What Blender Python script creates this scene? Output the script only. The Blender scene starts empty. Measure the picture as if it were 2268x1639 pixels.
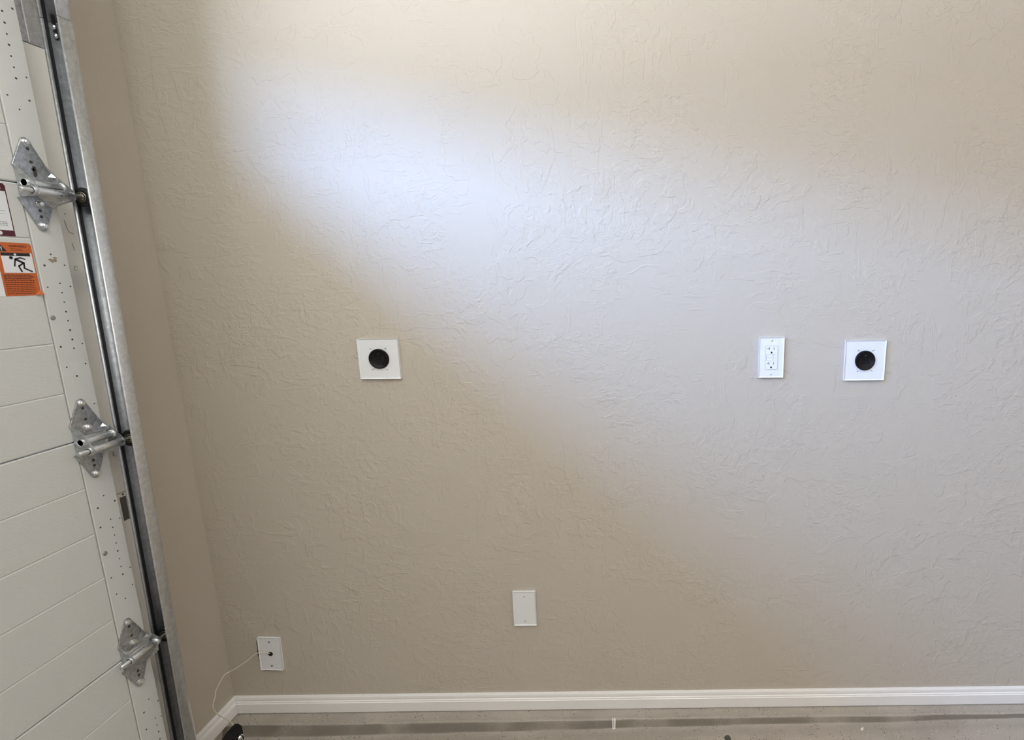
import bpy, bmesh, math, random
from mathutils import Vector, Matrix
random.seed(7)
sc = bpy.context.scene
COL = sc.collection

# ------------------------------------------------------------------ camera
cam_data = bpy.data.cameras.new('camera')
cam_data.sensor_width = 36.0
cam_data.lens = 36.0 * 1135.31 / 2268.0
cam_data.shift_x = (1134.0 - 1417.52) / 2268.0
cam_data.clip_start = 0.01
cam = bpy.data.objects.new('camera', cam_data)
R = Matrix([[0.9999409558326608, 0.010185584070592788, -0.0037866509748763866],
            [-0.005569834056690461, 0.18119676611397373, -0.9834310900609249],
            [-0.009330691134400331, 0.9833941152086375, 0.18124279951483765]])
M = R.to_4x4()
M.translation = Vector((1.3045, -1.4334, 1.3695))
cam.matrix_world = M
COL.objects.link(cam)
sc.camera = cam

# ------------------------------------------------------------------ view, world, lights
sc.view_settings.view_transform = 'Standard'
sc.view_settings.look = 'None'
sc.view_settings.exposure = 0.0
sc.view_settings.gamma = 1.0
sc.view_settings.use_curve_mapping = False
sc.cycles.use_denoising = True
sc.cycles.use_adaptive_sampling = True
sc.cycles.adaptive_threshold = 0.1
sc.cycles.adaptive_min_samples = 24
sc.cycles.max_bounces = 8
sc.cycles.diffuse_bounces = 4
sc.cycles.glossy_bounces = 3

SKY = (24.5, 38.5, 74.0)        # daylight sky
GROUND = (24.5, 26.8, 33.5)   # sunlit pale concrete and gravel outside
wd = bpy.data.worlds.new('daylight')
wd.use_nodes = True
sc.world = wd
nt = wd.node_tree
nt.nodes.clear()
wo = nt.nodes.new('ShaderNodeOutputWorld')
bg = nt.nodes.new('ShaderNodeBackground')
tc = nt.nodes.new('ShaderNodeTexCoord')
sp = nt.nodes.new('ShaderNodeSeparateXYZ')
mr = nt.nodes.new('ShaderNodeMapRange')
mr.inputs['From Min'].default_value = -0.02
mr.inputs['From Max'].default_value = 0.02
mx = nt.nodes.new('ShaderNodeMix')
mx.data_type = 'RGBA'
mx.inputs[6].default_value = (*GROUND, 1)
mx.inputs[7].default_value = (*SKY, 1)
nt.links.new(tc.outputs['Generated'], sp.inputs[0])
nt.links.new(sp.outputs['Z'], mr.inputs['Value'])
nt.links.new(mr.outputs[0], mx.inputs[0])
nt.links.new(mx.outputs[2], bg.inputs['Color'])
nt.links.new(bg.outputs[0], wo.inputs['Surface'])
bg.inputs['Strength'].default_value = 1.0


def area_light(name, loc, rot, sx, sy, power, color):
    d = bpy.data.lights.new(name, 'AREA')
    d.shape = 'RECTANGLE'
    d.size, d.size_y = sx, sy
    d.energy = power
    d.color = color
    o = bpy.data.objects.new(name, d)
    o.location = loc
    o.rotation_euler = rot
    COL.objects.link(o)
    return o


area_light('overhead_fill_light', (3.1, -3.0, 2.70), (0, 0, 0), 5.0, 5.0, 80, (1.0, 0.945, 0.875))   # added overhead fill, fitted to the room's ambient brightness
pt = bpy.data.lights.new('point_fill_light', 'POINT')  # unseen point fill, added and fitted alongside the overhead one
pt.energy = 25
pt.shadow_soft_size = 0.2
pt.color = (0.95, 1.0, 0.93)
pto = bpy.data.objects.new('point_fill_light', pt)
pto.location = (0.8, -1.3, 2.52)
COL.objects.link(pto)

WIN_Z = (1.715, 1.995)
WINS = [(-1.45, -0.50), (-2.65, -1.70), (-3.85, -2.90), (-5.0, -4.1)]
for (a, b) in WINS:   # sampling portals in the window openings of the garage door
    o = area_light('window_portal', (0.03, (a + b) / 2, sum(WIN_Z) / 2), (0, -math.pi / 2, 0), WIN_Z[1] - WIN_Z[0], b - a, 1, (1, 1, 1))
    o.data.cycles.is_portal = True

# ------------------------------------------------------------------ materials
def lin(r, g, b):
    f = lambda c: ((c / 255 + 0.055) / 1.055) ** 2.4 if c > 10 else c / 255 / 12.92
    return (f(r), f(g), f(b), 1)


class Mat:
    def __init__(s, name, color=(0.8, 0.8, 0.8, 1), rough=0.5, metal=0.0, spec=0.5):
        s.m = bpy.data.materials.new(name)
        s.m.use_nodes = True
        s.t = s.m.node_tree
        s.b = s.t.nodes['Principled BSDF']
        s.b.inputs['Base Color'].default_value = color
        s.b.inputs['Roughness'].default_value = rough
        s.b.inputs['Metallic'].default_value = metal
        s.b.inputs['Specular IOR Level'].default_value = spec
        s.tc = None

    def n(s, kind, **kw):
        nd = s.t.nodes.new(kind)
        for k, v in kw.items():
            if hasattr(nd, k):
                setattr(nd, k, v)
            else:
                nd.inputs[k].default_value = v
        return nd

    def l(s, a, b):
        s.t.links.new(a, b)

    def co(s, scale=None):
        if s.tc is None:
            s.tc = s.n('ShaderNodeTexCoord')
        if scale is None:
            return s.tc.outputs['Object']
        mp = s.n('ShaderNodeMapping')
        mp.inputs['Scale'].default_value = scale
        s.l(s.tc.outputs['Object'], mp.inputs['Vector'])
        return mp.outputs[0]

    def noise(s, scale, detail=2, rough=0.5, dist=0.0, co=None, off=None):
        nd = s.n('ShaderNodeTexNoise')
        nd.inputs['Scale'].default_value = scale
        nd.inputs['Detail'].default_value = detail
        nd.inputs['Roughness'].default_value = rough
        nd.inputs['Distortion'].default_value = dist
        v = co or s.co()
        if off is not None:
            va = s.n('ShaderNodeVectorMath', operation='ADD')
            va.inputs[1].default_value = off
            s.l(v, va.inputs[0])
            v = va.outputs[0]
        s.l(v, nd.inputs['Vector'])
        return nd.outputs['Fac']

    def step(s, v, a, b, lo=0.0, hi=1.0, smooth=True):
        nd = s.n('ShaderNodeMapRange')
        if smooth:
            nd.interpolation_type = 'SMOOTHSTEP'
        nd.inputs['From Min'].default_value = a
        nd.inputs['From Max'].default_value = b
        nd.inputs['To Min'].default_value = lo
        nd.inputs['To Max'].default_value = hi
        s.l(v, nd.inputs['Value'])
        return nd.outputs[0]

    def math(s, op, a, b):
        nd = s.n('ShaderNodeMath', operation=op)
        for i, x in enumerate((a, b)):
            if isinstance(x, (int, float)):
                nd.inputs[i].default_value = x
            else:
                s.l(x, nd.inputs[i])
        return nd.outputs[0]

    def bump(s, h, dist, strength=1.0):
        nd = s.n('ShaderNodeBump')
        nd.inputs['Distance'].default_value = dist
        nd.inputs['Strength'].default_value = strength
        s.l(h, nd.inputs['Height'])
        s.l(nd.outputs[0], s.b.inputs['Normal'])
        return nd

    def mix(s, fac, a, b, to='Base Color'):
        nd = s.n('ShaderNodeMix', data_type='RGBA')
        s.l(fac, nd.inputs[0])
        for i, x in ((6, a), (7, b)):
            if isinstance(x, tuple):
                nd.inputs[i].default_value = x
            else:
                s.l(x, nd.inputs[i])
        if to:
            s.l(nd.outputs[2], s.b.inputs[to])
        return nd.outputs[2]


def make_wall_mat(name='painted_knockdown_drywall', relief=1.0):
    k = Mat(name, (0.53, 0.475, 0.395, 1), 0.55, spec=0.35)
    # trowelled skips: raised flat islands with sharp broken rims, clustered in patches
    def skips(scale, thr, wid, mscale, m0, m1, off, stretch, dist, amp):
        co = k.co(stretch)
        nn = k.noise(scale, 2, 0.66, dist, co=co, off=off)
        isl = k.step(nn, thr, thr + wid)
        msk = k.step(k.noise(mscale, 2, 0.65, 0.0, off=(off[2], off[0] + 3, off[1])), m0, m1)
        return k.math('MULTIPLY', k.math('MULTIPLY', isl, msk), amp)
    h = skips(16, 0.52, 0.028, 3.9, 0.42, 0.58, (3, 7, 1), (1, 1, 1), 0.4, 1.0)
    h = k.math('ADD', h, skips(22, 0.54, 0.038, 4.6, 0.46, 0.6, (5, 5, 5), (0.45, 1, 1.35), 0.5, 0.8))
    h = k.math('ADD', h, skips(22, 0.55, 0.038, 4.1, 0.46, 0.6, (2, 9, 4), (1.35, 1, 0.5), 0.5, 0.8))
    h = k.math('ADD', h, skips(46, 0.51, 0.08, 3.6, 0.42, 0.58, (9, 2, 5), (0.8, 1, 1.1), 0.4, 0.75))
    h = k.math('MULTIPLY', h, relief)
    peel = k.noise(170, 2, 0.6)
    wav = k.noise(22, 1, 0.5)
    h = k.math('ADD', h, k.math('MULTIPLY', peel, 0.62))
    h = k.math('ADD', h, k.math('MULTIPLY', wav, 0.45))
    k.bump(h, 0.00062, 1.0)
    return k.m


M_WALL = make_wall_mat(relief=0.95)
M_WALL_SIDE = make_wall_mat('painted_side_drywall', 0.42)


def simple(name, col, rough=0.5, metal=0.0, spec=0.5, bump=None):
    k = Mat(name, col, rough, metal, spec)
    if bump:
        k.bump(k.noise(bump[0], 3, 0.6), bump[1])
    return k.m


def make_door_mat(name, col, fine):
    k = Mat(name, col, 0.45, spec=0.4)
    g = k.noise(1.0, 4, 0.65, 0.6, co=k.co((150, 90, 240)))
    h = k.math('ADD', k.math('MULTIPLY', g, fine), k.math('MULTIPLY', k.noise(500, 2), 0.25))
    k.bump(h, 0.0007)
    k.mix(k.noise(6, 3), col, tuple(c * 0.95 for c in col[:3]) + (1,))
    return k.m


M_PLANK = make_door_mat('embossed_white_steel', (0.655, 0.655, 0.625, 1), 1.0)
M_STILE = make_door_mat('smooth_painted_steel', (0.675, 0.675, 0.645, 1), 0.25)
M_JAMB = simple('painted_wood_jamb', (0.74, 0.72, 0.67, 1), 0.5, bump=(60, 0.0004))
M_TRIM = simple('white_trim_paint', (0.87, 0.85, 0.82, 1), 0.4, bump=(40, 0.0003))
M_PLATE = simple('white_plastic', (0.80, 0.80, 0.80, 1), 0.28)
M_DEVICE = simple('white_device_plastic', (0.83, 0.83, 0.84, 1), 0.25)
M_BLACK = simple('black_plastic', (0.006, 0.006, 0.007, 1), 0.42, 0, 0.22)
M_SLOT = simple('dark_slot', (0.004, 0.004, 0.004, 1), 0.8)
M_WIRE = simple('cream_wire_jacket', (0.72, 0.66, 0.54, 1), 0.45)
M_CHROME = simple('bright_zinc', (0.82, 0.83, 0.84, 1), 0.18, 1.0)
M_RUBBER = simple('black_nylon_wheel', (0.010, 0.010, 0.010, 1), 0.5)
M_RACE = simple('oily_steel_race', (0.25, 0.23, 0.18, 1), 0.4, 1.0)
M_PUNCH = simple('punched_dimple', (0.05, 0.045, 0.04, 1), 0.7)
M_RIVET = simple('dull_rivet', (0.33, 0.31, 0.29, 1), 0.5, 0.3)
M_ORANGE = simple('orange_print', lin(196, 98, 44), 0.5)
M_ORANGE_DARK = simple('dark_rust_print', lin(120, 52, 22), 0.6)
M_PAPER = simple('white_sticker_film', (0.78, 0.79, 0.80, 1), 0.4)
M_MAROON = simple('maroon_print', lin(78, 20, 34), 0.5)
M_INK = simple('black_print', (0.012, 0.010, 0.012, 1), 0.5)
M_GREY_INK = simple('grey_print', (0.18, 0.18, 0.19, 1), 0.6)
M_PALE_INK = simple('pale_grey_print', (0.42, 0.43, 0.44, 1), 0.6)
M_SMUDGE = simple('tan_smudge', (0.33, 0.27, 0.18, 1), 0.7)
M_RECESS = simple('shadowed_bare_metal', (0.075, 0.072, 0.06, 1), 0.6)
M_STUCCO = simple('tan_stucco', (0.42, 0.36, 0.29, 1), 0.9)
M_DARKROOF = simple('brown_roof_tile', (0.10, 0.075, 0.06, 1), 0.9)
M_CEIL = simple('white_ceiling_paint', (0.72, 0.70, 0.66, 1), 0.8)


def make_galv(name, base, rough, mottled=1.0):
    k = Mat(name, base, rough, 0.92)
    n = k.noise(90, 3, 0.7)
    lo = tuple(c * (1 - 0.28 * mottled) for c in base[:3]) + (1,)
    k.mix(k.step(n, 0.4, 0.62), lo, base)
    rr = k.step(k.noise(220, 3, 0.6), 0.35, 0.65, rough - 0.09, rough + 0.1, False)
    k.l(rr, k.b.inputs['Roughness'])
    k.bump(k.noise(420, 3, 0.6), 0.0004)
    return k.m


M_TRACK = make_galv('galvanised_track_steel', (0.74, 0.75, 0.77, 1), 0.40, 0.5)
M_TRACK_IN = make_galv('darkened_track_steel', (0.44, 0.45, 0.475, 1), 0.5, 0.6)  # the channel's inner shade is put into this darker base colour
M_LIP_SHADE = simple('black_lip_shade', (0.02, 0.02, 0.02, 1), 0.45)  # near-black colour standing for the deep shade behind the track lip
M_HINGE = make_galv('galvanised_hinge_steel', (0.58, 0.60, 0.62, 1), 0.36, 1.0)
M_TUBE = make_galv('zinc_plated_tube', (0.70, 0.71, 0.71, 1), 0.33, 0.4)


def make_floor_mat():
    k = Mat('flake_coated_concrete', (0.3, 0.27, 0.23, 1), 0.5, spec=0.4)
    base = k.mix(k.step(k.noise(5, 4, 0.6), 0.35, 0.65), (0.43, 0.385, 0.33, 1), (0.37, 0.33, 0.28, 1), None)
    c = base
    for scale, thr, col, off in ((150, 0.17, (0.03, 0.025, 0.02, 1), (0, 0, 0)),
                                 (170, 0.14, (0.78, 0.74, 0.66, 1), (4, 3, 2)),
                                 (330, 0.14, (0.06, 0.05, 0.045, 1), (7, 1, 1))):
        v = k.n('ShaderNodeTexVoronoi')
        v.inputs['Scale'].default_value = scale
        va = k.n('ShaderNodeVectorMath', operation='ADD')
        va.inputs[1].default_value = off
        k.l(k.co(), va.inputs[0])
        k.l(va.outputs[0], v.inputs['Vector'])
        near = k.math('LESS_THAN', v.outputs['Distance'], thr * 1.25)
        sepc = k.n('ShaderNodeSeparateColor')
        k.l(v.outputs['Color'], sepc.inputs[0])
        pick = k.math('LESS_THAN', sepc.outputs[0], 0.38)
        patch = k.step(k.noise(14, 2, off=off), 0.42, 0.55)
        f = k.math('MULTIPLY', k.math('MULTIPLY', near, pick), patch)
        c = k.mix(f, c, col, 'Base Color')
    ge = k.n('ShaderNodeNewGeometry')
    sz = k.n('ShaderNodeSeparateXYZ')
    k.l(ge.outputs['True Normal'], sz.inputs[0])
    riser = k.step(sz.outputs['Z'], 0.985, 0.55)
    riser_shade = k.math('MULTIPLY', riser, k.step(k.noise(9, 3), 0.3, 0.6, 0.35, 0.85))
    k.mix(riser_shade, c, (0.19, 0.163, 0.13, 1))     # shade on the curb's steep riser, painted in as a darker colour
    k.bump(k.noise(120, 4, 0.6), 0.0012)
    return k.m


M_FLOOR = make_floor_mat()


def make_glass():
    k = Mat('window_glass')
    k.t.nodes.remove(k.b)
    out = k.t.nodes['Material Output']
    tr = k.n('ShaderNodeBsdfTransparent')
    tr.inputs[0].default_value = (0.95, 0.96, 0.96, 1)
    gl = k.n('ShaderNodeBsdfGlossy')
    gl.inputs['Roughness'].default_value = 0.02
    fr = k.n('ShaderNodeFresnel')
    ge = k.n('ShaderNodeNewGeometry')
    io = k.step(ge.outputs['Backfacing'], 0, 1, 1.45, 1 / 1.45, False)
    k.l(io, fr.inputs['IOR'])
    ms = k.n('ShaderNodeMixShader')
    k.l(fr.outputs[0], ms.inputs[0])
    k.l(tr.outputs[0], ms.inputs[1])
    k.l(gl.outputs[0], ms.inputs[2])
    k.l(ms.outputs[0], out.inputs['Surface'])
    return k.m


M_GLASS = make_glass()

# ------------------------------------------------------------------ mesh helpers
class MB:
    def __init__(s, f=None):
        s.v, s.f, s.sm = [], [], []
        s.tf = f or (lambda p: p)

    def add(s, verts, faces, smooth=False):
        o = len(s.v)
        s.v += [s.tf(p) for p in verts]
        s.f += [[i + o for i in fc] for fc in faces]
        s.sm += [smooth] * len(faces)
        return s

    def box(s, x0, x1, y0, y1, z0, z1):
        v = [(x, y, z) for x in (x0, x1) for y in (y0, y1) for z in (z0, z1)]
        return s.add(v, [(0, 1, 3, 2), (4, 6, 7, 5), (0, 4, 5, 1), (2, 3, 7, 6), (0, 2, 6, 4), (1, 5, 7, 3)])

    def prism(s, poly, fr, d0, d1, bevel=0.0, smooth=False):
        """poly: 2D points; fr(a, b, d) -> 3D; extruded from d0 to d1, front edge at d1 bevelled inwards"""
        n = len(poly)
        rings = [(poly, d0)]
        if bevel > 0:
            rings += [(poly, d1 - bevel * 0.7), (inset(poly, bevel), d1)]
        else:
            rings += [(poly, d1)]
        v = [fr(a, b, d) for pl, d in rings for a, b in pl]
        f = [list(range(n))[::-1], list(range((len(rings) - 1) * n, len(rings) * n))]
        for r in range(len(rings) - 1):
            for i in range(n):
                j = (i + 1) % n
                f.append((r * n + i, r * n + j, (r + 1) * n + j, (r + 1) * n + i))
        return s.add(v, f, smooth)

    def lathe(s, c, ax, prof, n=20, smooth=True, closed=False):
        """prof: [(radius, distance along axis)]"""
        ax = Vector(ax).normalized()
        t = Vector((0, 0, 1)) if abs(ax.z) < 0.9 else Vector((1, 0, 0))
        a = ax.cross(t).normalized()
        b = ax.cross(a)
        c = Vector(c)
        v, m = [], len(prof)
        for k in range(n):
            th = 2 * math.pi * k / n
            d = a * math.cos(th) + b * math.sin(th)
            for r, h in prof:
                v.append(tuple(c + d * r + ax * h))
        f = []
        for k in range(n):
            k2 = (k + 1) % n
            for i in range(m if closed else m - 1):
                i2 = (i + 1) % m
                f.append((k * m + i, k2 * m + i, k2 * m + i2, k * m + i2))
        s.add(v, f, smooth)
        if not closed:
            o = len(s.v) - len(v)
            if prof[0][0] > 1e-7:
                s.f.append([o + k * m for k in range(n)])
                s.sm.append(False)
            if prof[-1][0] > 1e-7:
                s.f.append([o + k * m + m - 1 for k in range(n)][::-1])
                s.sm.append(False)
        return s

    def tube_path(s, pts, r, n=8):
        pts = [Vector(p) for p in pts]
        v, f = [], []
        for i, p in enumerate(pts):
            d = (pts[min(i + 1, len(pts) - 1)] - pts[max(i - 1, 0)]).normalized()
            t = Vector((0.13, 0.2, 1)).normalized()
            a = d.cross(t).normalized()
            b = d.cross(a)
            for k in range(n):
                th = 2 * math.pi * k / n
                v.append(tuple(p + (a * math.cos(th) + b * math.sin(th)) * r))
        for i in range(len(pts) - 1):
            for k in range(n):
                k2 = (k + 1) % n
                f.append((i * n + k, i * n + k2, (i + 1) * n + k2, (i + 1) * n + k))
        s.add(v, f, True)
        o = len(s.v) - len(v)
        s.f += [[o + k for k in range(n)][::-1], [o + (len(pts) - 1) * n + k for k in range(n)]]
        s.sm += [False, False]
        return s

    def build(s, name, mat, parent=None, loc=None, bevel=None):
        me = bpy.data.meshes.new(name)
        base = Vector(loc) if loc else (Vector(parent['_o']) if parent is not None and '_o' in parent else Vector((0, 0, 0)))
        me.from_pydata([tuple(Vector(p) - base) for p in s.v], [], s.f)
        bm = bmesh.new()
        bm.from_mesh(me)
        bmesh.ops.recalc_face_normals(bm, faces=bm.faces)
        bm.to_mesh(me)
        bm.free()
        if any(s.sm):
            me.polygons.foreach_set('use_smooth', s.sm)
        me.materials.append(mat)
        o = bpy.data.objects.new(name, me)
        COL.objects.link(o)
        if parent is not None:
            o.parent = parent
            po = parent.get('_o', (0, 0, 0))
            o.location = base - Vector(po)
        else:
            o.location = base
        o['_o'] = tuple(base)
        if bevel:
            md = o.modifiers.new('bevel', 'BEVEL')
            md.width = bevel
            md.segments = 2
            md.limit_method = 'ANGLE'
        return o


def inset(poly, d):
    n = len(poly)
    area = sum(poly[i][0] * poly[(i + 1) % n][1] - poly[(i + 1) % n][0] * poly[i][1] for i in range(n))
    sg = 1 if area > 0 else -1
    out = []
    for i in range(n):
        p0, p1, p2 = Vector(poly[i - 1]), Vector(poly[i]), Vector(poly[(i + 1) % n])
        e1, e2 = (p1 - p0).normalized(), (p2 - p1).normalized()
        n1, n2 = Vector((-e1.y, e1.x)) * sg, Vector((-e2.y, e2.x)) * sg
        b = (n1 + n2)
        b = b / max(b.dot(n1), 0.3)
        out.append(tuple(p1 + b * d))
    return out


def empty(name, loc, parent=None):
    o = bpy.data.objects.new(name, None)
    o.empty_display_size = 0.05
    COL.objects.link(o)
    po = Vector(parent['_o']) if parent is not None else Vector((0, 0, 0))
    o.parent = parent
    o.location = Vector(loc) - po
    o['_o'] = tuple(loc)
    return o


def tag(o, label=None, cat=None, group=None, kind=None):
    for k, v in (('label', label), ('category', cat), ('group', group), ('kind', kind)):
        if v:
            o[k] = v
    return o


def struct(o):
    o['kind'] = 'structure'
    return o


def rrect(w, h, r, n=4, cx=0, cy=0):
    out = []
    for sx, sy, a0 in ((1, 1, 0), (-1, 1, 90), (-1, -1, 180), (1, -1, 270)):
        for k in range(n + 1):
            a = math.radians(a0 + 90 * k / n)
            out.append((cx + sx * (w / 2 - r) + r * math.cos(a), cy + sy * (h / 2 - r) + r * math.sin(a)))
    return out


def circle(r, n=16, cx=0, cy=0):
    return [(cx + r * math.cos(2 * math.pi * k / n), cy + r * math.sin(2 * math.pi * k / n)) for k in range(n)]


# ------------------------------------------------------------------ room shell
XD = 0.0885            # inner face of the garage door
JZ = [-0.0397 + 0.5334 * k for k in range(5)]   # section joints
ROOM_X, ROOM_Y, ROOM_Z = 6.2, -6.0, 2.75

struct(MB().box(-0.35, ROOM_X + 0.15, 0, 0.15, -0.15, ROOM_Z).build('wall_back', M_WALL))
wl = MB()
wl.box(-0.15, 0, -0.325, -0.0002, -0.15, ROOM_Z)
wl.box(-0.15, 0, -5.16, -0.325, 2.085, ROOM_Z)
wl.box(-0.15, 0, ROOM_Y, -5.16, -0.15, ROOM_Z)
struct(wl.build('wall_left', M_WALL_SIDE))
struct(MB().box(ROOM_X, ROOM_X + 0.15, ROOM_Y, 0, -0.15, ROOM_Z).build('wall_right', M_WALL))
struct(MB().box(-0.15, ROOM_X + 0.15, ROOM_Y - 0.15, ROOM_Y, -0.15, ROOM_Z).build('wall_front', M_WALL))
struct(MB().box(-0.15, ROOM_X + 0.15, ROOM_Y - 0.15, 0.15, ROOM_Z, ROOM_Z + 0.12).build('ceiling', M_CEIL))
# eave outside above the garage door
ev = MB().box(-0.75, -0.15, ROOM_Y - 0.6, 0.6, 2.52, 2.70)
struct(ev.build('trim_1', M_STUCCO))
# the row of houses across the street, seen only by the light that comes in through the door windows
hs = MB().box(-32, -22, -120, 25, -0.6, 3.4)
hs.add([(-21.4, -121, 3.4), (-32.6, -121, 3.4), (-27, -121, 6.4), (-21.4, 26, 3.4), (-32.6, 26, 3.4), (-27, 26, 6.4)], [(0, 1, 2), (3, 5, 4), (0, 3, 4, 1), (0, 2, 5, 3), (1, 4, 5, 2)])
struct(hs.build('houses_opposite', M_STUCCO))

# floor: narrow raised curb by the wall, sloped drop to the slab
def nz(x, y, s, sd):
    from mathutils import noise
    return noise.noise(Vector((x * s + sd, y * s, sd)))


def floor_z(x, y):
    h = 0.031 - 0.0088 * min(max(x, 0), 2.6) + 0.0025 * nz(x, 0, 3, 1.3)
    a = 0.056 - 0.004 * min(max(x, 0), 3) + 0.004 * nz(x, 0, 4, 5.1)
    b = 0.013 - 0.0028 * min(max(x, 0), 2.5)
    # the curb turns the corner along the left wall
    e = -y
    t = min(max((e - a) / b, 0), 1)
    t = t * t * (3 - 2 * t)
    lip = 0.0020 * math.exp(-((e - a + 0.004) / 0.007) ** 2)
    g = -0.004 * math.exp(-((e - a - b - 0.012) / 0.02) ** 2)
    return -h * t + lip + g + 0.0006 * nz(x, y, 14, 2.2) * (1 if e > 0.02 else 0.3)


xs = [-0.15 + 0.0125 * i for i in range(int(3.2 / 0.0125))] + [3.1 + 0.31 * i for i in range(11)]
ys = [0.1, 0.02] + [-0.00125 * i for i in range(144)] + [-0.18 - 0.02 * i for i in range(1, 16)] + [-0.5 - 0.5 * i for i in range(0, 12)] + [-6.1]
fv = [(x, y, floor_z(x, min(y, 0))) for y in ys for x in xs]
nxx = len(xs)
ff = [(j * nxx + i, (j + 1) * nxx + i, (j + 1) * nxx + i + 1, j * nxx + i + 1) for j in range(len(ys) - 1) for i in range(nxx - 1)]
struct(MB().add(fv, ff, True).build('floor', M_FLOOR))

# baseboards: flat lower board, small bead, sloped cap
HB = 0.0584
prof = [(0.0, 0.0025), (0.0115, 0.0025), (0.0118, 0.036), (0.0095, 0.0372), (0.0100, 0.0395), (0.0092, 0.0415), (0.0072, 0.0430),
        (0.0078, 0.0470), (0.0070, 0.0540), (0.0045, HB), (0.0, HB)]


def board(name, fr, mitre_len):
    n = len(prof)
    a = [fr(d, z, 0) for d, z in prof]
    b = [fr(d, z, 1) for d, z in prof]
    m = MB().add(a + b, [list(range(n)), list(range(n, 2 * n))[::-1]] + [(i, (i + 1) % n, n + (i + 1) % n, n + i) for i in range(n)])
    return struct(m.build(name, M_TRIM))


board('baseboard_back', lambda d, z, e: ((ROOM_X if e else 0.0006 + d), -d - 0.0003, z), 0)
board('baseboard_left', lambda d, z, e: (0.0003 + d, (-0.20 if e else -0.0006 - d), z), 0)
# jamb board that trims the garage door opening
jb = struct(MB().box(0.0003, 0.052, -0.3045, -0.195, -0.028, 1.8535).build('trim_2', M_JAMB, None, None, 0.001))
MB().box(0.0520, 0.0523, -0.290, -0.2000, 0.8643, 0.8656).build('board_seam', M_RECESS, jb)
MB().box(0.0520, 0.0523, -0.2680, -0.2500, 0.7945, 0.8540).build('latch_slot', M_RECESS, jb)
MB().lathe((0.0520, -0.2585, 0.8595), (1, 0, 0), [(0.0026, 0), (0.0022, 0.0004)], 10).build('nail_hole', M_PUNCH, jb)
sm = MB()
for pts, r in (([(-0.2582, 1.5159), (-0.2605, 1.512)], 0.0007), ([(-0.2634, 1.500), (-0.2612, 1.4800), (-0.2570, 1.4745), (-0.2509, 1.4730)], 0.0006), ([(-0.2577, 1.4524), (-0.2554, 1.4359)], 0.0006),
               ([(-0.2600 + 0.0035 * math.cos(k), 1.3973 + 0.0050 * math.sin(k)) for k in (0.4, 1.2, 2.2, -2.6, -1.6, -0.8)], 0.0006),
               ([(-0.2595, 0.9690), (-0.2620, 0.9660), (-0.2625, 0.9610), (-0.2600, 0.9580)], 0.0006)):
    sm.tube_path([(0.0522, y, z) for y, z in pts], r, 5)
sm.build('scratch_mark', M_RIVET, jb)['kind'] = 'stuff'

# ------------------------------------------------------------------ garage door
door = struct(empty('door_1', (XD, -2.7, -0.04)))
DY0, DY1, STILE = -5.18, -0.3065, -0.3655
XB = 0.046
secs = []
PL = 0.5334 / 5


def plank(y0, y1, z0, z1, par):
    fr = lambda a, b, d: (d, a, b)
    m = MB().prism([(y0, z0), (y1, z0), (y1, z1), (y0, z1)], fr, XB + 0.012, XD, 0.0022)
    return m.build('plank', M_PLANK, par)


for s in range(4):
    z0, z1 = JZ[s], JZ[s + 1]
    q = 0.0011
    if s < 3:
        sec = MB().box(XB, XB + 0.0125, DY0, DY1, z0 + q, z1 - q).build('door_section', M_STILE, door)
        rows = [(z0 + PL * k, z0 + PL * (k + 1)) for k in range(5)]
        for k, (a, b) in enumerate(rows):
            plank(DY0 + 0.06, STILE - 0.0010, a + (q if k == 0 else 0), b - (q if k == 4 else 0), sec)
    else:
        m = MB()
        cuts = [DY0]
        for a, b in sorted(WINS):
            cuts += [a, b]
        cuts.append(DY1)
        m.box(XB, XB + 0.0125, DY0, DY1, z0 + q, WIN_Z[0])
        m.box(XB, XB + 0.0125, DY0, DY1, WIN_Z[1], z1 - q)
        for i in range(0, len(cuts), 2):
            m.box(XB, XB + 0.0125, cuts[i], cuts[i + 1], WIN_Z[0], WIN_Z[1])
        sec = m.build('door_section', M_STILE, door)
        plank(DY0 + 0.06, STILE - 0.001, z0 + q, z0 + PL, sec)
        plank(DY0 + 0.06, STILE - 0.001, z0 + PL, WIN_Z[0], sec)
        plank(DY0 + 0.06, STILE - 0.001, WIN_Z[1], z1 - q, sec)
        c2 = [DY0 + 0.06] + cuts[1:-1] + [STILE - 0.001]
        for k in range(3):
            a = WIN_Z[0] + (WIN_Z[1] - WIN_Z[0]) / 3 * k
            for i in range(0, len(c2), 2):
                plank(c2[i], c2[i + 1], a, a + (WIN_Z[1] - WIN_Z[0]) / 3, sec)
        for a, b in WINS:
            w = MB()
            for (ya, yb, za, zb) in ((a - 0.018, b + 0.018, WIN_Z[0] - 0.018, WIN_Z[0] + 0.006), (a - 0.018, b + 0.018, WIN_Z[1] - 0.006, WIN_Z[1] + 0.018),
                                     (a - 0.018, a + 0.006, WIN_Z[0], WIN_Z[1]), (b - 0.006, b + 0.018, WIN_Z[0], WIN_Z[1])):
                w.box(XD - 0.0005, XD + 0.004, ya, yb, za, zb)
            w.build('window_frame', M_STILE, sec)
            MB().box(XB + 0.004, XB + 0.008, a, b, WIN_Z[0], WIN_Z[1]).build('window_pane', M_GLASS, sec)
    # smooth end stile with a rolled outer edge
    fr = lambda a, b, d: (d, a, b)
    MB().prism([(STILE + 0.0004, z0 + q), (DY1, z0 + q), (DY1, z1 - q), (STILE + 0.0004, z1 - q)], fr, XB + 0.002, XD + 0.0006, 0.0012).build('end_stile', M_STILE, sec)
    MB().box(XB + 0.002, XD, DY0, DY0 + 0.058, z0 + q, z1 - q).build('end_stile', M_STILE, sec)
    secs.append(sec)
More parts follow.
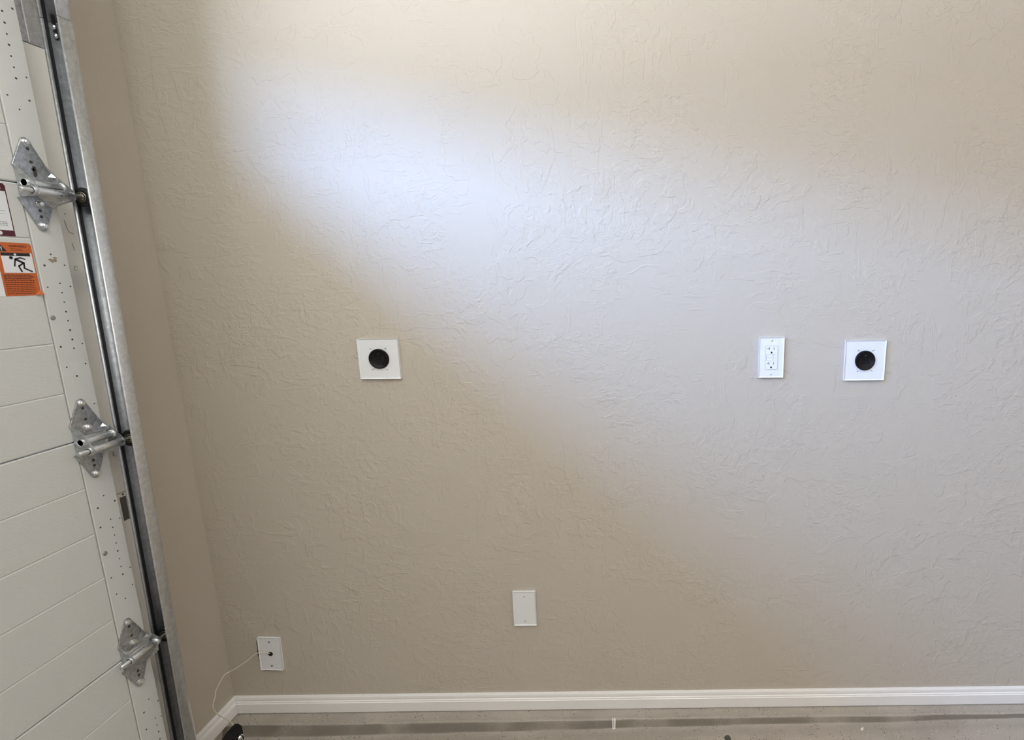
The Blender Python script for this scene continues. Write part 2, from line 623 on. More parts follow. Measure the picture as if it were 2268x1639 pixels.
    # punched dimples of the stile (2-3 mm each), joined into one part per section
DOTS = [(-313.7, 1893.8), (-332.6, 1881.2), (-332.4, 1860.9), (-332.8, 1841.0), (-332.9, 1821.8), (-333.5, 1801.6), (-332.7, 1781.7), (-333.0, 1761.7),
        (-313.9, 1769.9), (-354.3, 1724.9), (-317.3, 1725.9), (-338.5, 1703.2), (-337.9, 1424.2), (-353.7, 1401.3), (-315.9, 1402.4),
        (-356.3, 1357.2), (-313.1, 1357.9), (-331.9, 1364.9), (-331.9, 1345.2), (-331.4, 1325.5), (-331.8, 1305.4), (-331.7, 1286.0), (-331.5, 1266.0),
        (-331.0, 1245.7), (-312.9, 1234.5), (-356.0, 1233.0), (-331.5, 1226.8), (-314.9, 1190.4), (-353.0, 1189.0), (-337.3, 1167.0), (-314.0, 1099.5),
        (-334.5, 889.9), (-313.7, 867.8), (-351.4, 867.6), (-330.2, 830.2), (-310.6, 823.1), (-354.7, 822.2), (-329.6, 809.6), (-329.3, 790.3),
        (-329.3, 770.4), (-329.4, 750.4), (-329.1, 730.7), (-329.3, 710.8), (-310.3, 697.2), (-329.1, 690.7), (-354.7, 697.6), (-312.9, 653.4),
        (-351.2, 653.9), (-334.7, 631.5), (-330.2, 352.9), (-310.1, 329.6), (-346.8, 330.9), (-309.7, 284.5), (-324.3, 292.9), (-324.0, 272.6),
        (-349.4, 285.1), (-323.2, 252.4), (-323.6, 231.6)]
for s in range(4):
    m = MB()
    k = 0
    for y, z in DOTS:
        if JZ[s] <= z / 1000 < JZ[s + 1]:
            r = 0.0017 if (int(z) % 3) else 0.0022
            m.lathe((XD + 0.0005, y / 1000, z / 1000), (1, 0, 0), [(r, 0), (r * 0.9, 0.0003)], 8)
            k += 1
    if k:
        tag(m.build('punch_mark', M_PUNCH, secs[s]), kind='stuff')
for s, y, z in ((2, -0.3593, 1.2946), (1, -0.3569, 0.7597)):
    MB().lathe((XD + 0.0005, y, z), (1, 0, 0), [(0.0052, 0), (0.0050, 0.0007), (0.003, 0.0014), (0.0, 0.0016)], 14).build('rivet', M_RIVET, secs[s])

sg = MB()
rnd = random.Random(11)
for k in range(16):
    cy, cz, rr = -0.3350 + rnd.gauss(0, 0.0042), 1.4125 + rnd.gauss(0, 0.0020), 0.0008 + rnd.random() * 0.0016
    pts = [(cy + rr * (1.4 + 0.5 * rnd.random()) * math.cos(a), cz + rr * (0.6 + 0.5 * rnd.random()) * math.sin(a)) for a in [j * math.pi / 4 for j in range(8)]]
    sg.prism(pts, lambda a, b, d: (d, a, b), XD + 0.0006, XD + 0.0008 + k * 0.00001)
sg.build('smudge', M_SMUDGE, secs[2])['kind'] = 'stuff'
# hinges -----------------------------------------------------------------
HY = -0.343


def arc_tip(cy, cz, r, a0, a1, n=6):
    return [(cy + r * math.cos(math.radians(a0 + (a1 - a0) * k / n)), cz + r * math.sin(math.radians(a0 + (a1 - a0) * k / n))) for k in range(n + 1)]


def bolt(m, y, z, x, r=6.5, hexa=True):
    m.lathe((x, y, z), (1, 0, 0), [(r * 1.35, 0), (r * 1.35, 1.0), (r * 1.15, 1.6)], 16, False)
    m.lathe((x, y, z), (1, 0, 0), [(r, 1.2), (r, 5.0), (r * 0.75, 6.0)], 6, False)


def hinge(zj, dz_axle, x_axle, kind, gy=0.0):
    """roller hinge; local mm: x out of the door, y towards the back wall, z up from the joint"""
    tf = lambda p: (XD + p[0] / 1000, HY + gy + p[1] / 1000, zj + p[2] / 1000)
    h = empty('roller_hinge', tf((0, 0, 0)), door)
    fr = lambda a, b, d: (d, a, b)
    two = kind != 'bottom'
    # upper leaf
    up = arc_tip(0, 82, 8.5, 15, 170) + [(-31, 34), (-10, 10 if two else 12), (26, 10 if two else 12), (27, 44)]
    MB(tf).prism(up, fr, 0.8, 3.2, 0.5).build('upper_leaf', M_HINGE, h)
    lo = arc_tip(0, -82, 8.5, 190, 345) + [(25, -42), (30, -20), (-6, -20), (-33, -28)]
    MB(tf).prism(lo, fr, 0.8, 3.2, 0.5).build('lower_leaf', M_HINGE, h)
    # gussets: sheet bent outwards from the leaves to the right-hand ear
    def sheet(name, pts, th=2.0):
        a, b, c = [Vector(p) for p in pts[:3]]
        nrm = (b - a).cross(c - a).normalized() * th
        n = len(pts)
        v = [tuple(Vector(p)) for p in pts] + [tuple(Vector(p) - nrm) for p in pts]
        f = [list(range(n)), list(range(n, 2 * n))[::-1]] + [(i, (i + 1) % n, n + (i + 1) % n, n + i) for i in range(n)]
        return MB(tf).add(v, f).build(name, M_HINGE, h)
    xa, za = x_axle, dz_axle
    xe = xa + 9
    sheet('gusset', [(3.0, 26, 44), (3.0, -2, 12), (7, 41, 9), (10, 42, 19)])
    sheet('gusset', [(3.0, 24, -42), (xe - 10, 42, -27), (xe - 6, 40, za - 7), (3.0, 0, -20)])
    # ears (perpendicular to the axle)
    fe = lambda a, b, d: (a, d, b)
    ear = [(1.0, 33), (14, 26), (27, 10), (xe - 3, za + 12), (xe + 1, za + 3), (xe, za - 7), (xe - 6, za - 10), (1.0, -26)]
    if not two:
        ear = [(1.0, 33), (10, 22), (xe - 4, za + 10), (xe + 1, za + 2), (xe, za - 6), (xe - 7, za - 10), (1.0, -24)]
    MB(tf).prism(ear, fe, -27.5, -25.0, 0).build('ear', M_HINGE, h)
    ear2 = [(1.0, 21), (9, 19), (xe - 5, za + 10), (xe - 1, za + 4), (xe - 1, za - 6), (xe - 8, za - 12), (1.0, -32)]
    MB(tf).prism(ear2, fe, 41.5, 43.6, 0).build('ear', M_HINGE, h)
    # tubes
    def ring_tube(name, x, z, y0, y1, ro, ri, mat=M_TUBE):
        o = MB(tf).lathe((x, y0, z), (0, 1, 0), [(ri, 1.5), (ri, 0), (ro - 0.6, 0), (ro, 0.8), (ro, y1 - y0 - 0.8), (ro - 0.8, y1 - y0), (0, y1 - y0)], 22).build(name, mat, h)
        MB(tf).lathe((x, y0, z), (0, 1, 0), [(ri - 0.1, 1.0), (0, 1.0)], 16).build('tube_bore', M_SLOT, h)
        return o
    if two:
        ring_tube('hinge_barrel', 17.5, 0, -31, 38, 7.8, 6.6)
        MB(tf).lathe((17.5, 33, 0), (0, 1, 0), [(7, 0), (9.6, 0.8), (9.8, 8), (8, 9.5)], 22).build('barrel_collar', M_TUBE, h)
        ring_tube('roller_tube', xa, za, -31, 42, 8.2, 6.9)
    else:
        ring_tube('hinge_barrel', xa, za, -30, 38, 8.2, 6.9)
        MB(tf).lathe((xa, 33, za), (0, 1, 0), [(7, 0), (9.8, 1), (10, 9), (8, 11)], 22).build('barrel_collar', M_TUBE, h)
    # punched tabs and holes
    fl = lambda a, b, d: (d, a, b)
    hl = MB(tf)
    for (y, z, r) in ((1.5, 69, 3.2), (2.5, 44, 3.4), (3.5, 30, 3.2), (0.5, -50, 3.4), (0.5, -62, 3.4)):
        hl.lathe((3.05, y, z), (1, 0, 0), [(r, 0), (r * 0.95, 0.35)], 12)
    if kind == 'top':
        hl.prism(rrect(6.5, 22, 3, 4, 6, 26), fl, 3.1, 3.4)
    hl.build('punched_hole', M_PUNCH, h)['kind'] = 'stuff'
    tb = MB(tf)
    tb.add([(6, 26, 20), (8, 38, 20), (14, 33, 19), (8, 31, 27)], [(0, 1, 2), (0, 2, 3), (1, 3, 2), (0, 3, 1)])
    tb.build('punched_tab', M_CHROME, h)
    # bolts
    for (y, z) in ((0, 81), (1, -80)) + (((4, 26),) if kind != 'top' else ((2, -36),)):
        b = MB(tf)
        bolt(b, y, z, 3.2, 5.2)
        b.build('bolt', M_CHROME, h)
    # roller
    r = empty('roller', tf((xa, 65, za)), door)
    MB(tf).lathe((xa, -50, za), (0, 1, 0), [(0, 0), (3.8, 0), (5.2, 1.6), (5.2, 108), (0, 108)], 18).build('roller_stem', M_TUBE, r)
    MB(tf).lathe((xa, 60, za), (0, 1, 0), [(11, 0.5), (15.5, 0), (18.8, 1), (20.2, 4), (20.2, 7), (18.8, 10), (11, 10.5)], 32, closed=True).build('roller_wheel', M_RUBBER, r)
    MB(tf).lathe((xa, 59, za), (0, 1, 0), [(0, 0), (6.5, 0), (7, 1.2), (8.5, 1.2), (9, 0.4), (11.2, 1), (11.4, 10), (0, 10)], 28).build('roller_bearing', M_RACE, r)
    return h


MB().box(0.0110, XB, -0.3240, -0.3140, -0.035, 2.10).box(0.0003, XB, -5.17, -5.16, -0.035, 2.10).box(0.0003, XB, -5.16, -0.3240, 2.0865, 2.0930).build('weather_seal', M_RUBBER, door)
MB().box(XB + 0.002, XD - 0.002, DY0, DY1, -0.052, JZ[0] + 0.001).build('bottom_seal', M_RUBBER, door)
hinge(JZ[3], -15, 29.0, 'top')
hinge(JZ[2], -19.5, 29.8, 'middle')
hinge(JZ[1], -0.5, 20.0, 'bottom')

# ------------------------------------------------------------------ door track
track = empty('door_track', (0.12, -0.28, -0.03))
tag(track, 'galvanised steel vertical track beside the garage door, holding the rollers', 'door track')


def track_seg(name, z0, z1):
    yF, yB = -0.2965, -0.262
    pr = [(-0.0026, yF + 0.0045), (-0.0026, yF + 0.0022), (-0.0016, yF + 0.0006), (-0.0004, yF + 0.0010), (0, yF + 0.0028), (0, yF + 0.014), (-0.0006, yB - 0.012), (-0.0040, yB - 0.0045),
          (-0.0105, yB - 0.0008), (-0.018, yB), (-0.0215, yB - 0.0012), (-0.0255, yB - 0.0018), (-0.0295, yB - 0.0012), (-0.031, yB), (-0.0370, yB - 0.0008),
          (-0.0425, yB - 0.0045), (-0.0455, yB - 0.012), (-0.0468, yB - 0.018), (-0.0468, yB - 0.024), (-0.0455, yB - 0.0265), (-0.0425, yB - 0.0268), (-0.0405, yB - 0.0235)]
    zs = [z0, z1]
    v = []
    for z in zs:
        xr = 0.1240 + (z - 0.2) * 0.0195
        v += [(xr + a, b, z) for a, b in pr]
    n = len(pr)
    o = MB().add(v, [(i, i + 1, n + i + 1, n + i) for i in range(n - 1)], True).build(name, M_TRACK, track)
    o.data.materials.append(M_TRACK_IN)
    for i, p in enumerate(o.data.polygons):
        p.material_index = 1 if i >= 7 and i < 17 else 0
    sd = o.modifiers.new('gauge', 'SOLIDIFY')
    sd.thickness = 0.0016
    sd.offset = 0
    return o


track_seg('track_channel', -0.02, 1.8885)
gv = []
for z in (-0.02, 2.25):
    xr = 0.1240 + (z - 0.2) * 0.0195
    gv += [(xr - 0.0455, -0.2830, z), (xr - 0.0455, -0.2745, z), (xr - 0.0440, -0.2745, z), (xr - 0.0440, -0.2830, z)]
MB().add(gv, [(0, 1, 2, 3), (7, 6, 5, 4), (0, 4, 5, 1), (1, 5, 6, 2), (2, 6, 7, 3), (3, 7, 4, 0)]).build('lip_shade_strip', M_LIP_SHADE, track)  # dark strip painting the shade along the channel's inner left wall
track_seg('track_channel', 1.8898, 2.25)
# flag bracket on the jamb above the trim board, splice plate and carriage bolts
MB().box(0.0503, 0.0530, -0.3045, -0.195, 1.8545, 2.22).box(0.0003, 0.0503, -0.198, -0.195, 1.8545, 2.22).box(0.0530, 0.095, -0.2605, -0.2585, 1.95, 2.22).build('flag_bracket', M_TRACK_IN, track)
MB().box(0.0530, 0.0550, -0.2640, -0.2615, 1.8545, 2.22).build('bracket_rib', M_TRACK, track)
MB().prism(rrect(0.020, 0.042, 0.002, 3, 0.1105, 1.883), lambda a, b, d: (a, d, b), -0.2670, -0.2690).build('splice_plate', M_RUBBER, track)
for x, z in ((0.1165, 1.8805), (0.117, 1.8640), (0.112, 1.938), (0.112, 1.962)):
    MB().lathe((x, -0.2688 if z < 1.9 else -0.2655, z), (0, -1, 0), [(0.0055, 0), (0.0052, 0.0012), (0.0035, 0.0028), (0, 0.0034)], 14).build('carriage_bolt', M_CHROME, track)
for z in (0.35, 0.95, 1.35):   # brackets between the channel and the jamb board, behind the channel
    MB().box(0.0523, 0.086, -0.2400, -0.2375, z, z + 0.04).box(0.0835, 0.086, -0.2605, -0.2400, z, z + 0.04).build('jamb_bracket', M_TRACK, track)

# ------------------------------------------------------------------ stickers on the door
def quad_box(m, y0, y1, z0, z1, x0, x1):
    m.box(x0, x1, y0, y1, z0, z1)
    return m


X1 = XD + 0.0003
st = empty('warning_sticker', (XD, -0.400, 1.392))
tag(st, 'orange warning sticker with a crouching figure pictogram, on the white garage door', 'sticker')
oy0, oy1, oz0, oz1 = -0.4300, -0.3700, 1.3415, 1.4440
ol = [(oy0, oz0), (oy1 - 0.011, oz0), (oy1, oz0 + 0.011), (oy1, oz1 - 0.005), (oy1 - 0.0015, oz1 - 0.0015), (oy1 - 0.005, oz1), (oy0, oz1)]
MB().prism(ol, lambda a, b, d: (d, a, b), XD, X1).build('backing', M_ORANGE, st)
MB().add([(X1, oy1 - 0.011, oz0), (X1, oy1, oz0 + 0.011), (X1 + 0.006, oy1 + 0.001, oz0 + 0.0015), (X1 + 0.0035, oy1 - 0.004, oz0 + 0.004)],
         [(0, 3, 1), (0, 2, 3), (3, 2, 1)]).build('curled_corner', M_ORANGE, st)
MB().box(X1, X1 + 0.0001, -0.4235, -0.3722, 1.3860, 1.4245).build('pictogram_panel', M_PAPER, st)
MB().box(X1 + 0.0001, X1 + 0.0002, -0.4235, -0.3755, 1.4185, 1.4245).build('panel_bar', M_INK, st)
MB().lathe((X1 + 0.0002, -0.4005, 1.4212), (1, 0, 0), [(0.0022, 0), (0.0022, 0.0001)], 12).build('bar_dot', M_PAPER, st)
tr = MB().prism([(-0.4285, 1.4270), (-0.4125, 1.4270), (-0.4205, 1.4390)], lambda a, b, d: (d, a, b), X1, X1 + 0.0002)
tr.build('alert_triangle', M_INK, st)
ex = MB().box(X1 + 0.0002, X1 + 0.0003, -0.4213, -0.4197, 1.4310, 1.4355).box(X1 + 0.0002, X1 + 0.0003, -0.4213, -0.4197, 1.4283, 1.4298)
ex.build('alert_mark', M_PAPER, st)


def text(body, size, y, z, mat, parent, x=X1):
    c = bpy.data.curves.new('text_line', 'FONT')
    c.body = body
    c.size = size
    c.extrude = 0.00005
    o = bpy.data.objects.new('lettering', c)
    o.rotation_euler = (math.pi / 2, 0, math.pi / 2)
    COL.objects.link(o)
    o.location = (x + 0.0002, y, z)
    bpy.context.view_layer.update()
    dg = bpy.context.evaluated_depsgraph_get()
    me = bpy.data.meshes.new_from_object(o.evaluated_get(dg))
    me.transform(o.matrix_world)
    po = Vector(parent['_o'])
    me.transform(Matrix.Translation(-po))
    bpy.data.objects.remove(o)
    me.materials.clear()
    me.materials.append(mat)
    n = bpy.data.objects.new('lettering', me)
    COL.objects.link(n)
    n.parent = parent
    return n


text('WARNING', 0.0060, -0.4080, 1.4352, M_INK, st)
ln = MB()
for k, z in enumerate((1.4318, 1.4290)):
    ln.box(X1, X1 + 0.0001, -0.4065, -0.3870 + 0.001 * k, z, z + 0.0009)
ln.build('small_print', M_ORANGE_DARK, st)
ln, l2 = MB(), MB()
for k in range(11):
    z = 1.3825 - 0.0036 * k
    tgt = ln if k < 3 else l2
    y = -0.4265
    rnd = random.Random(k)
    end = -0.3755 - rnd.random() * 0.006
    while y < end:
        w = 0.002 + rnd.random() * 0.004
        tgt.box(X1, X1 + 0.0001, y, min(y + w, end), z - 0.0014, z)
        y += w + 0.0008
ln.build('bold_print', M_INK, st)
l2.build('small_print', M_ORANGE_DARK, st)
# falling figure
pg = MB()


def limb(pts, r):
    for (a, b) in zip(pts[:-1], pts[1:]):
        d = (Vector(b) - Vector(a)).normalized()
        t = Vector((-d.y, d.x)) * r
        q = [tuple(Vector(a) - t - d * r * 0.5), tuple(Vector(b) - t + d * r * 0.5), tuple(Vector(b) + t + d * r * 0.5), tuple(Vector(a) + t - d * r * 0.5)]
        pg.prism(q, lambda u, v, w: (w, u, v), X1 + 0.0001, X1 + 0.00025)


def P(px, py):   # pictogram drawn in its own panel: 0..1 across, 0..1 down
    return (-0.4235 + 0.0513 * px, 1.4185 - 0.0325 * py)


pg.prism([P(0.30 + 0.062 * math.cos(a), 0.11 + 0.10 * math.sin(a)) for a in [k * math.pi / 6 for k in range(12)]], lambda u, v, w: (w, u, v), X1 + 0.0001, X1 + 0.00025)
limb([P(0.44, 0.20), P(0.68, 0.42)], 0.0020)
limb([P(0.42, 0.18), P(0.60, 0.10), P(0.74, 0.19)], 0.0012)
limb([P(0.42, 0.20), P(0.36, 0.60)], 0.0013)
limb([P(0.66, 0.42), P(0.49, 0.60), P(0.56, 0.93)], 0.0014)
limb([P(0.68, 0.42), P(0.66, 0.72), P(0.90, 0.92)], 0.0014)
pg.build('pictogram', M_INK, st)

lb = empty('notice_label', (XD, -0.43, 1.506))
tag(lb, 'white notice label with maroon border above the orange warning sticker', 'label')
MB().prism([(-0.470, 1.4560), (-0.3920, 1.4560), (-0.3920, 1.5510), (-0.3950, 1.5550), (-0.470, 1.5550)], lambda a, b, d: (d, a, b), XD, X1).build('backing', M_MAROON, lb)
MB().box(X1, X1 + 0.0001, -0.4670, -0.3938, 1.4670, 1.5405).build('white_field', M_PAPER, lb)
ln = MB()
for z, w in ((1.5030, -0.4000), (1.4975, -0.4000)):
    ln.box(X1 + 0.0001, X1 + 0.0002, -0.4640, w, z, z + 0.0005)
for z in (1.4815, 1.4785, 1.4755):
    y = -0.464
    while y < -0.4035:
        w = 0.002 + random.random() * 0.004
        ln.box(X1 + 0.0001, X1 + 0.0002, y, min(y + w, -0.401), z, z + 0.0011)
        y += w + 0.001
for z in (1.4925, 1.4885):
    ln.box(X1 + 0.0001, X1 + 0.0002, -0.464, -0.4125, z, z + 0.0012)
ln.build('small_print', M_GREY_INK, lb)
MB().lathe((X1, -0.4160, 1.4615), (1, 0, 0), [(0.0036, 0), (0.0036, 0.0001)], 18).build('round_mark', M_PAPER, lb)
hd = MB()
for a, b in ((-0.462, -0.440), (-0.438, -0.425), (-0.423, -0.411), (-0.4085, -0.400)):
    hd.box(X1, X1 + 0.0001, a, b, 1.5440, 1.5495)
hd.build('header_print', M_PAPER, lb)

lw = empty('instruction_label', (XD, -0.46, 1.39))
tag(lw, 'plain white printed label partly behind the left edge of the orange warning sticker', 'label')
MB().box(XD, XD + 0.00015, -0.500, -0.4285, 1.3420, 1.4400).build('backing', M_PAPER, lw)
ln = MB()
for k in range(9):
    z = 1.4330 - k * 0.0095
    ln.box(XD + 0.00015, XD + 0.00025, -0.495, -0.4335 - (k % 3) * 0.004, z, z + 0.0008)
ln.build('small_print', M_PALE_INK, lw)

# ------------------------------------------------------------------ wall plates
def screw(par, x, z, y, r, ang, mat=M_PLATE):
    m = MB().lathe((x, y, z), (0, -1, 0), [(r, 0), (r * 0.92, 0.0007), (r * 0.5, 0.0013), (0, 0.0015)], 14)
    s = m.build('screw', mat, par)
    c, sn = math.cos(ang), math.sin(ang)
    pts = [(-r * 0.9, -0.0004), (r * 0.9, -0.0004), (r * 0.9, 0.0004), (-r * 0.9, 0.0004)]
    q = [(x + a * c - b * sn, z + a * sn + b * c) for a, b in pts]
    MB().prism(q, lambda a, b, d: (a, d, b), y - 0.0012, y - 0.00165).build('screw_slot', M_PUNCH, s)
    return s


def plate(par, x, z, w, h, t=0.0060, bv=0.0032, tilt=0.0, y0=-0.0003, mat=M_PLATE, name='cover_plate'):
    poly = [(-w / 2, -h / 2), (w / 2, -h / 2), (w / 2, h / 2), (-w / 2, h / 2)]
    c, s = math.cos(tilt), math.sin(tilt)
    poly = [(x + a * c - b * s, z + a * s + b * c) for a, b in poly]
    return MB().prism(poly, lambda a, b, d: (a, d, b), y0, y0 - t, bv).build(name, mat, par)


fr_w = lambda a, b, d: (a, d, b)


def range_outlet(x, z, label, ang):
    t = empty('power_outlet', (x, 0, z))
    tag(t, label, 'outlet')
    plate(t, x, z, 0.1143, 0.1143)
    fy = -0.0065
    rc = MB().lathe((x, -0.004, z), (0, -1, 0), [(0.0282, 0), (0.0282, 0.0055), (0.0272, 0.0068), (0.0245, 0.0068), (0.0238, 0.0058), (0.0, 0.0058)], 48).build('receptacle', M_BLACK, t)
    yy = -0.004 - 0.0058
    for (a, b, w, h) in ((-0.0125, 0, 0.0026, 0.0135), (0.0125, 0, 0.0026, 0.0135), (0, -0.0145, 0.0024, 0.0085)):
        MB().prism(rrect(w, h, 0.0005, 1, x + a, z + b), fr_w, yy - 0.00005, yy - 0.0002).build('blade_slot', M_SLOT, rc)
    MB().prism([(x - 0.0038, z + 0.011), (x + 0.0038, z + 0.011)] + [(x + 0.0038 * math.cos(k * math.pi / 6), z + 0.0135 + 0.0038 * math.sin(k * math.pi / 6)) for k in range(7)], fr_w, yy - 0.00005, yy - 0.0002).build('ground_slot', M_SLOT, rc)
    for (a, b), an in zip(((-0.0205, 0.0295), (0.0205, 0.0295), (-0.0205, -0.0295), (0.0205, -0.0295)), ang):
        screw(t, x + a, z + b, fy, 0.0032, an)
    return t


range_outlet(0.5770, 1.1461, 'square white plate with black round socket, nearer the garage door', (0.0, 0.9, 0.6, 0.7))
r2 = range_outlet(1.9461, 1.1275, 'square white plate with black round socket, right of the duplex outlet', (-0.7, 0.3, -1.0, -0.8))
# a glint of the brass contact in two slots
yy = -0.0101
rc2 = [c for c in r2.children if c.name.startswith('receptacle')][0]
for (a, b, w, h) in ((0.0012, -0.0145, 0.0008, 0.004), (0.0, 0.0150, 0.004, 0.0008)):
    MB().prism(rrect(w, h, 0.0002, 1, 1.9461 + a, 1.1275 + b), fr_w, yy, yy - 0.0001).build('contact', M_RACE, rc2)

gx, gz = 1.6807, 1.1386
g = empty('duplex_outlet', (gx, 0, gz))
tag(g, 'white rectangular duplex outlet with test buttons, left of the right socket plate', 'outlet')
plate(g, gx, gz, 0.0705, 0.1150)
MB().prism(rrect(0.0345, 0.0680, 0.002, 3, gx, gz), fr_w, -0.0066, -0.0067).build('outline_gap', M_PALE_INK, g)
bd = MB().prism(rrect(0.0332, 0.0665, 0.0018, 3, gx, gz), fr_w, -0.0060, -0.0082, 0.0006).build('receptacle', M_DEVICE, g)
yb = -0.0082
for dz in (0.0215, -0.0205):
    zc = gz + dz
    MB().box(gx - 0.0072, gx - 0.0059, yb - 0.0002, yb + 0.001, zc - 0.0040 + 0.004, zc + 0.0040 + 0.004).box(gx - 0.0125, gx - 0.0072, yb - 0.0002, yb + 0.001, zc + 0.0034, zc + 0.0046).build('blade_slot', M_SLOT, bd)
    MB().box(gx + 0.0057, gx + 0.0070, yb - 0.0002, yb + 0.001, zc + 0.0004, zc + 0.0072).build('blade_slot', M_SLOT, bd)
    MB().prism([(gx - 0.0024, zc - 0.0098), (gx + 0.0024, zc - 0.0098)] + [(gx + 0.0024 * math.cos(k * math.pi / 6), zc - 0.0070 + 0.0024 * math.sin(k * math.pi / 6)) for k in range(7)], fr_w, yb, yb - 0.0002).build('ground_slot', M_SLOT, bd)
MB().prism(rrect(0.0275, 0.0178, 0.001, 2, gx - 0.001, gz + 0.0005), fr_w, yb, yb - 0.0001).build('button_gap', M_PALE_INK, bd)
MB().prism(rrect(0.0185, 0.0082, 0.0008, 2, gx - 0.0045, gz + 0.0045), fr_w, yb, yb - 0.0009, 0.0003).build('test_button', M_DEVICE, bd)
MB().prism(rrect(0.0185, 0.0082, 0.0008, 2, gx - 0.0045, gz - 0.0042), fr_w, yb, yb - 0.0009, 0.0003).build('reset_button', M_DEVICE, bd)
MB().prism(rrect(0.0070, 0.0170, 0.0008, 2, gx + 0.0092, gz + 0.0003), fr_w, yb, yb - 0.0004, 0.0002).build('button_surround', M_DEVICE, bd)
for dz in (0.0485, -0.0485):
    screw(g, gx, gz + dz, -0.0065, 0.0030, 0.9)

bx, bz = 0.9465, 0.3602
b = empty('blank_wall_plate', (bx, 0, bz))
tag(b, 'blank white rectangular cover plate with two screws, low in the wall centre', 'wall plate')
plate(b, bx, bz, 0.0700, 0.1150, 0.0060, 0.0034)
for dz in (0.042, -0.042):
    screw(b, bx, bz + dz, -0.0066, 0.0030, 0.8)

tx, tz = 0.1415, 0.2123
c = empty('cable_wall_plate', (tx, 0, tz))
tag(c, 'white cover plate with a black cable hole, low on the wall near the corner', 'wall plate')
plate(c, tx, tz, 0.0700, 0.1140, 0.0048, 0.0028, -0.035, -0.0012)
ho = MB().lathe((tx, -0.0061, tz), (0, -1, 0), [(0.0076, 0), (0.0074, 0.0004), (0.0060, 0.0004)], 24)
ho.build('cable_hole', M_SLOT, c)
for a, dz in ((0.0015, 0.042), (-0.0012, -0.042)):
    screw(c, tx + a, tz + dz, -0.0061, 0.0033, 0.5, M_RIVET)
# ragged cut-out edge of the drywall behind this plate
rg = MB()
rnd = random.Random(4)
pts = []
for k in range(15):
    z = tz + 0.044 - k * 0.0068
    pts.append((tx - 0.0418 - 0.0036 * rnd.random() + (0.0015 if k in (0, 14) else 0), z))
poly = pts + [(tx - 0.030, tz - 0.0645), (tx - 0.010, tz - 0.0640), (tx + 0.004, tz - 0.0650), (tx + 0.030, tz - 0.0625), (tx + 0.030, tz + 0.03)]
rg.prism(poly, fr_w, -0.0002, -0.0008)
rg.build('wall_cutout', M_PUNCH, c)

# low-voltage wire -------------------------------------------------------
W = [(0.1407, -0.004, 0.2119), (0.1342, -0.012, 0.221), (0.1206, -0.014, 0.2236), (0.1049, -0.016, 0.2215), (0.0825, -0.025, 0.2054), (0.0602, -0.035, 0.1919), (0.0419, -0.045, 0.1849),
     (0.0328, -0.055, 0.1827), (0.0291, -0.07, 0.1709), (0.0248, -0.085, 0.1532), (0.0327, -0.1, 0.1436), (0.038, -0.115, 0.1345), (0.0513, -0.13, 0.1333),
     (0.0772, -0.15, 0.137), (0.1145, -0.175, 0.149), (0.1608, -0.205, 0.1647), (0.1969, -0.235, 0.184), (0.2290, -0.268, 0.2040)]


def spline(pts, sub=6):
    pts = [Vector(p) for p in pts]
    out = []
    for i in range(len(pts) - 1):
        p0, p1, p2, p3 = pts[max(i - 1, 0)], pts[i], pts[i + 1], pts[min(i + 2, len(pts) - 1)]
        for k in range(sub):
            t = k / sub
            out.append(0.5 * ((2 * p1) + (-p0 + p2) * t + (2 * p0 - 5 * p1 + 4 * p2 - p3) * t * t + (-p0 + 3 * p1 - 3 * p2 + p3) * t ** 3))
    out.append(pts[-1])
    return out


wr = MB().tube_path(spline(W), 0.0012, 8).build('sensor_wire', M_WIRE, None, (0.12, -0.05, 0.18))
tag(wr, 'thin cream wire drooping from the corner wall plate to the black sensor', 'wire')

# safety sensor on its bracket off the track ------------------------------
s = empty('door_sensor', (0.225, -0.27, 0.12))
tag(s, 'black door safety sensor with shiny wing nut, at the bottom frame edge', 'sensor')
pl = [(0.196, 0.128), (0.244, 0.128), (0.2445, 0.190), (0.2440, 0.2055), (0.2360, 0.2125), (0.2270, 0.2125), (0.2200, 0.2030), (0.2040, 0.1800), (0.196, 0.165)]
MB().prism(pl, fr_w, -0.262, -0.290, 0.003).build('housing', M_BLACK, s)
MB().lathe((0.218, -0.290, 0.158), (0, -1, 0), [(0.013, 0), (0.013, 0.005), (0.010, 0.006), (0, 0.006)], 20).build('lens_cap', M_BLACK, s)
MB().box(0.125, 0.2455, -0.2605, -0.2585, 0.115, 0.148).build('mounting_arm', M_TRACK, s)
wn = MB()
wn.lathe((0.2445, -0.278, 0.1850), (1, 0, 0), [(0.0065, 0), (0.0055, 0.006), (0.003, 0.008), (0, 0.008)], 14)
wn.build('wing_nut_hub', M_CHROME, s)
for sg in (1, -1):
    q = [(0.2480, -0.278, 0.1850 + sg * 0.002), (0.2530, -0.279, 0.1850 + sg * 0.001), (0.2580 + 0.004 * (sg > 0), -0.280, 0.1850 + sg * 0.0085), (0.2540, -0.280, 0.1850 + sg * 0.0120), (0.2490, -0.279, 0.1850 + sg * 0.0085)]
    v = q + [(a, b2 + 0.0018, c2) for a, b2, c2 in q]
    MB().add(v, [list(range(5)), list(range(5, 10))[::-1]] + [(i, (i + 1) % 5, 5 + (i + 1) % 5, 5 + i) for i in range(5)]).build('nut_wing', M_CHROME, s)

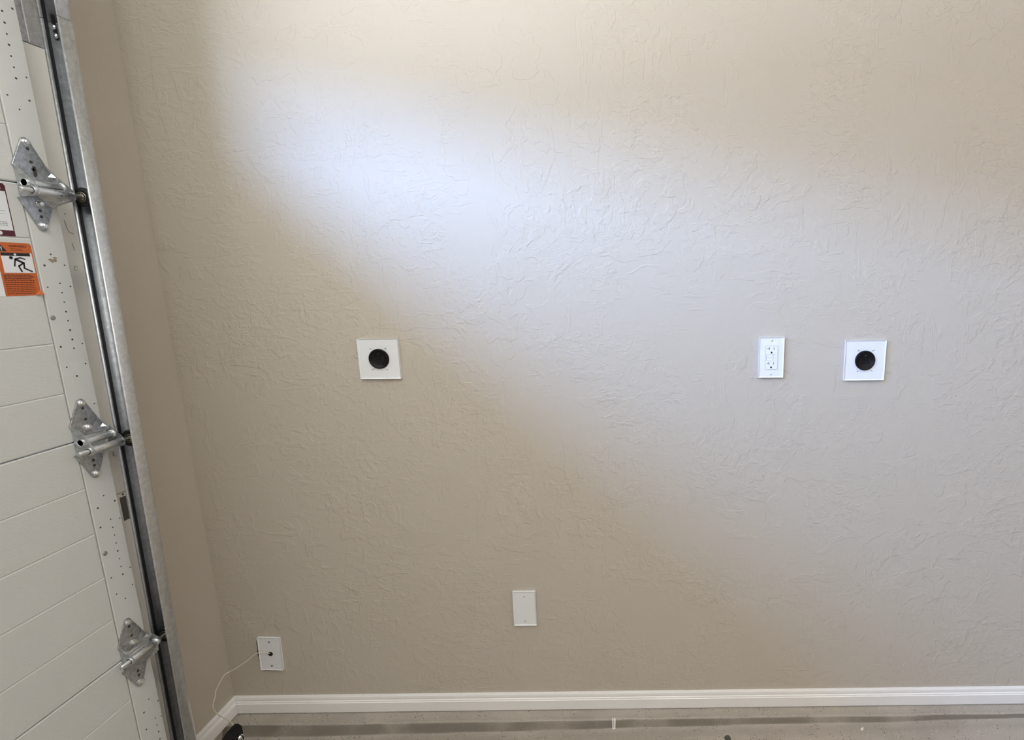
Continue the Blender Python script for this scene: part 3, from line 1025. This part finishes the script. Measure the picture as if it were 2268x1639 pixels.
# ------------------------------------------------------------------ bits on the floor
def chip(name, label, x, y, pts, mat, h=0.0008, cat='debris'):
    z = floor_z(x, y)
    m = MB()
    for poly in pts:
        m.add([(x + a, y + b2, floor_z(x + a, y + b2) - 0.0006) for a, b2 in poly] + [(x + a * 0.9, y + b2 * 0.9, floor_z(x + a, y + b2) + h) for a, b2 in poly],
              [list(range(len(poly)))[::-1], list(range(len(poly), 2 * len(poly)))] + [(i, (i + 1) % len(poly), len(poly) + (i + 1) % len(poly), len(poly) + i) for i in range(len(poly))])
    o = m.build(name, mat, None, (x, y, z))
    tag(o, label, cat)
    return o


dm = MB()
for x0, w, dx in ((1.2140, 0.0019, 0.0010), (1.2208, 0.0022, -0.0008)):
    n = 14
    v = []
    for i in range(n + 1):
        y = -0.0450 - 0.0175 * i / n
        cx = x0 + dx * i / n
        ww = w * (0.55 + 0.45 * math.sin(math.pi * (i + 1.5) / (n + 3)))
        for sx in (-1, 1):
            for up in (-0.0005, 0.0012):
                v.append((cx + sx * ww, y - (0.0008 if up > 0 else 0), floor_z(cx, y) + up))
    f = [(0, 1, 3, 2), (n * 4, n * 4 + 2, n * 4 + 3, n * 4 + 1)]
    for i in range(n):
        o, p = i * 4, i * 4 + 4
        f += [(o, p, p + 1, o + 1), (o + 1, p + 1, p + 3, o + 3), (o + 3, p + 3, p + 2, o + 2), (o + 2, p + 2, p, o)]
    dm.add(v, f)
tag(dm.build('paint_drip', M_TRIM, None, (1.2174, -0.054, floor_z(1.2174, -0.054))), 'two short white paint drips side by side on the curb edge', 'paint drip')
chip('plaster_flake', 'small white plaster flake on the floor below the right outlets', 1.987, -0.0770,
     [[(-0.007, -0.006), (0.000, -0.007), (0.007, 0.003), (0.006, 0.008), (0.000, 0.004), (-0.005, 0.0)]], M_TRIM)
chip('dirt_clump', 'small dark brown clump at the bottom frame edge, on the floor', 1.5655, -0.1030,
     [[(-0.009, -0.010), (0.004, -0.013), (0.010, -0.004), (0.007, 0.006), (-0.002, 0.009), (-0.010, 0.002)]], M_RECESS, 0.003)

for o in bpy.data.objects:
    if '_o' in o:
        del o['_o']
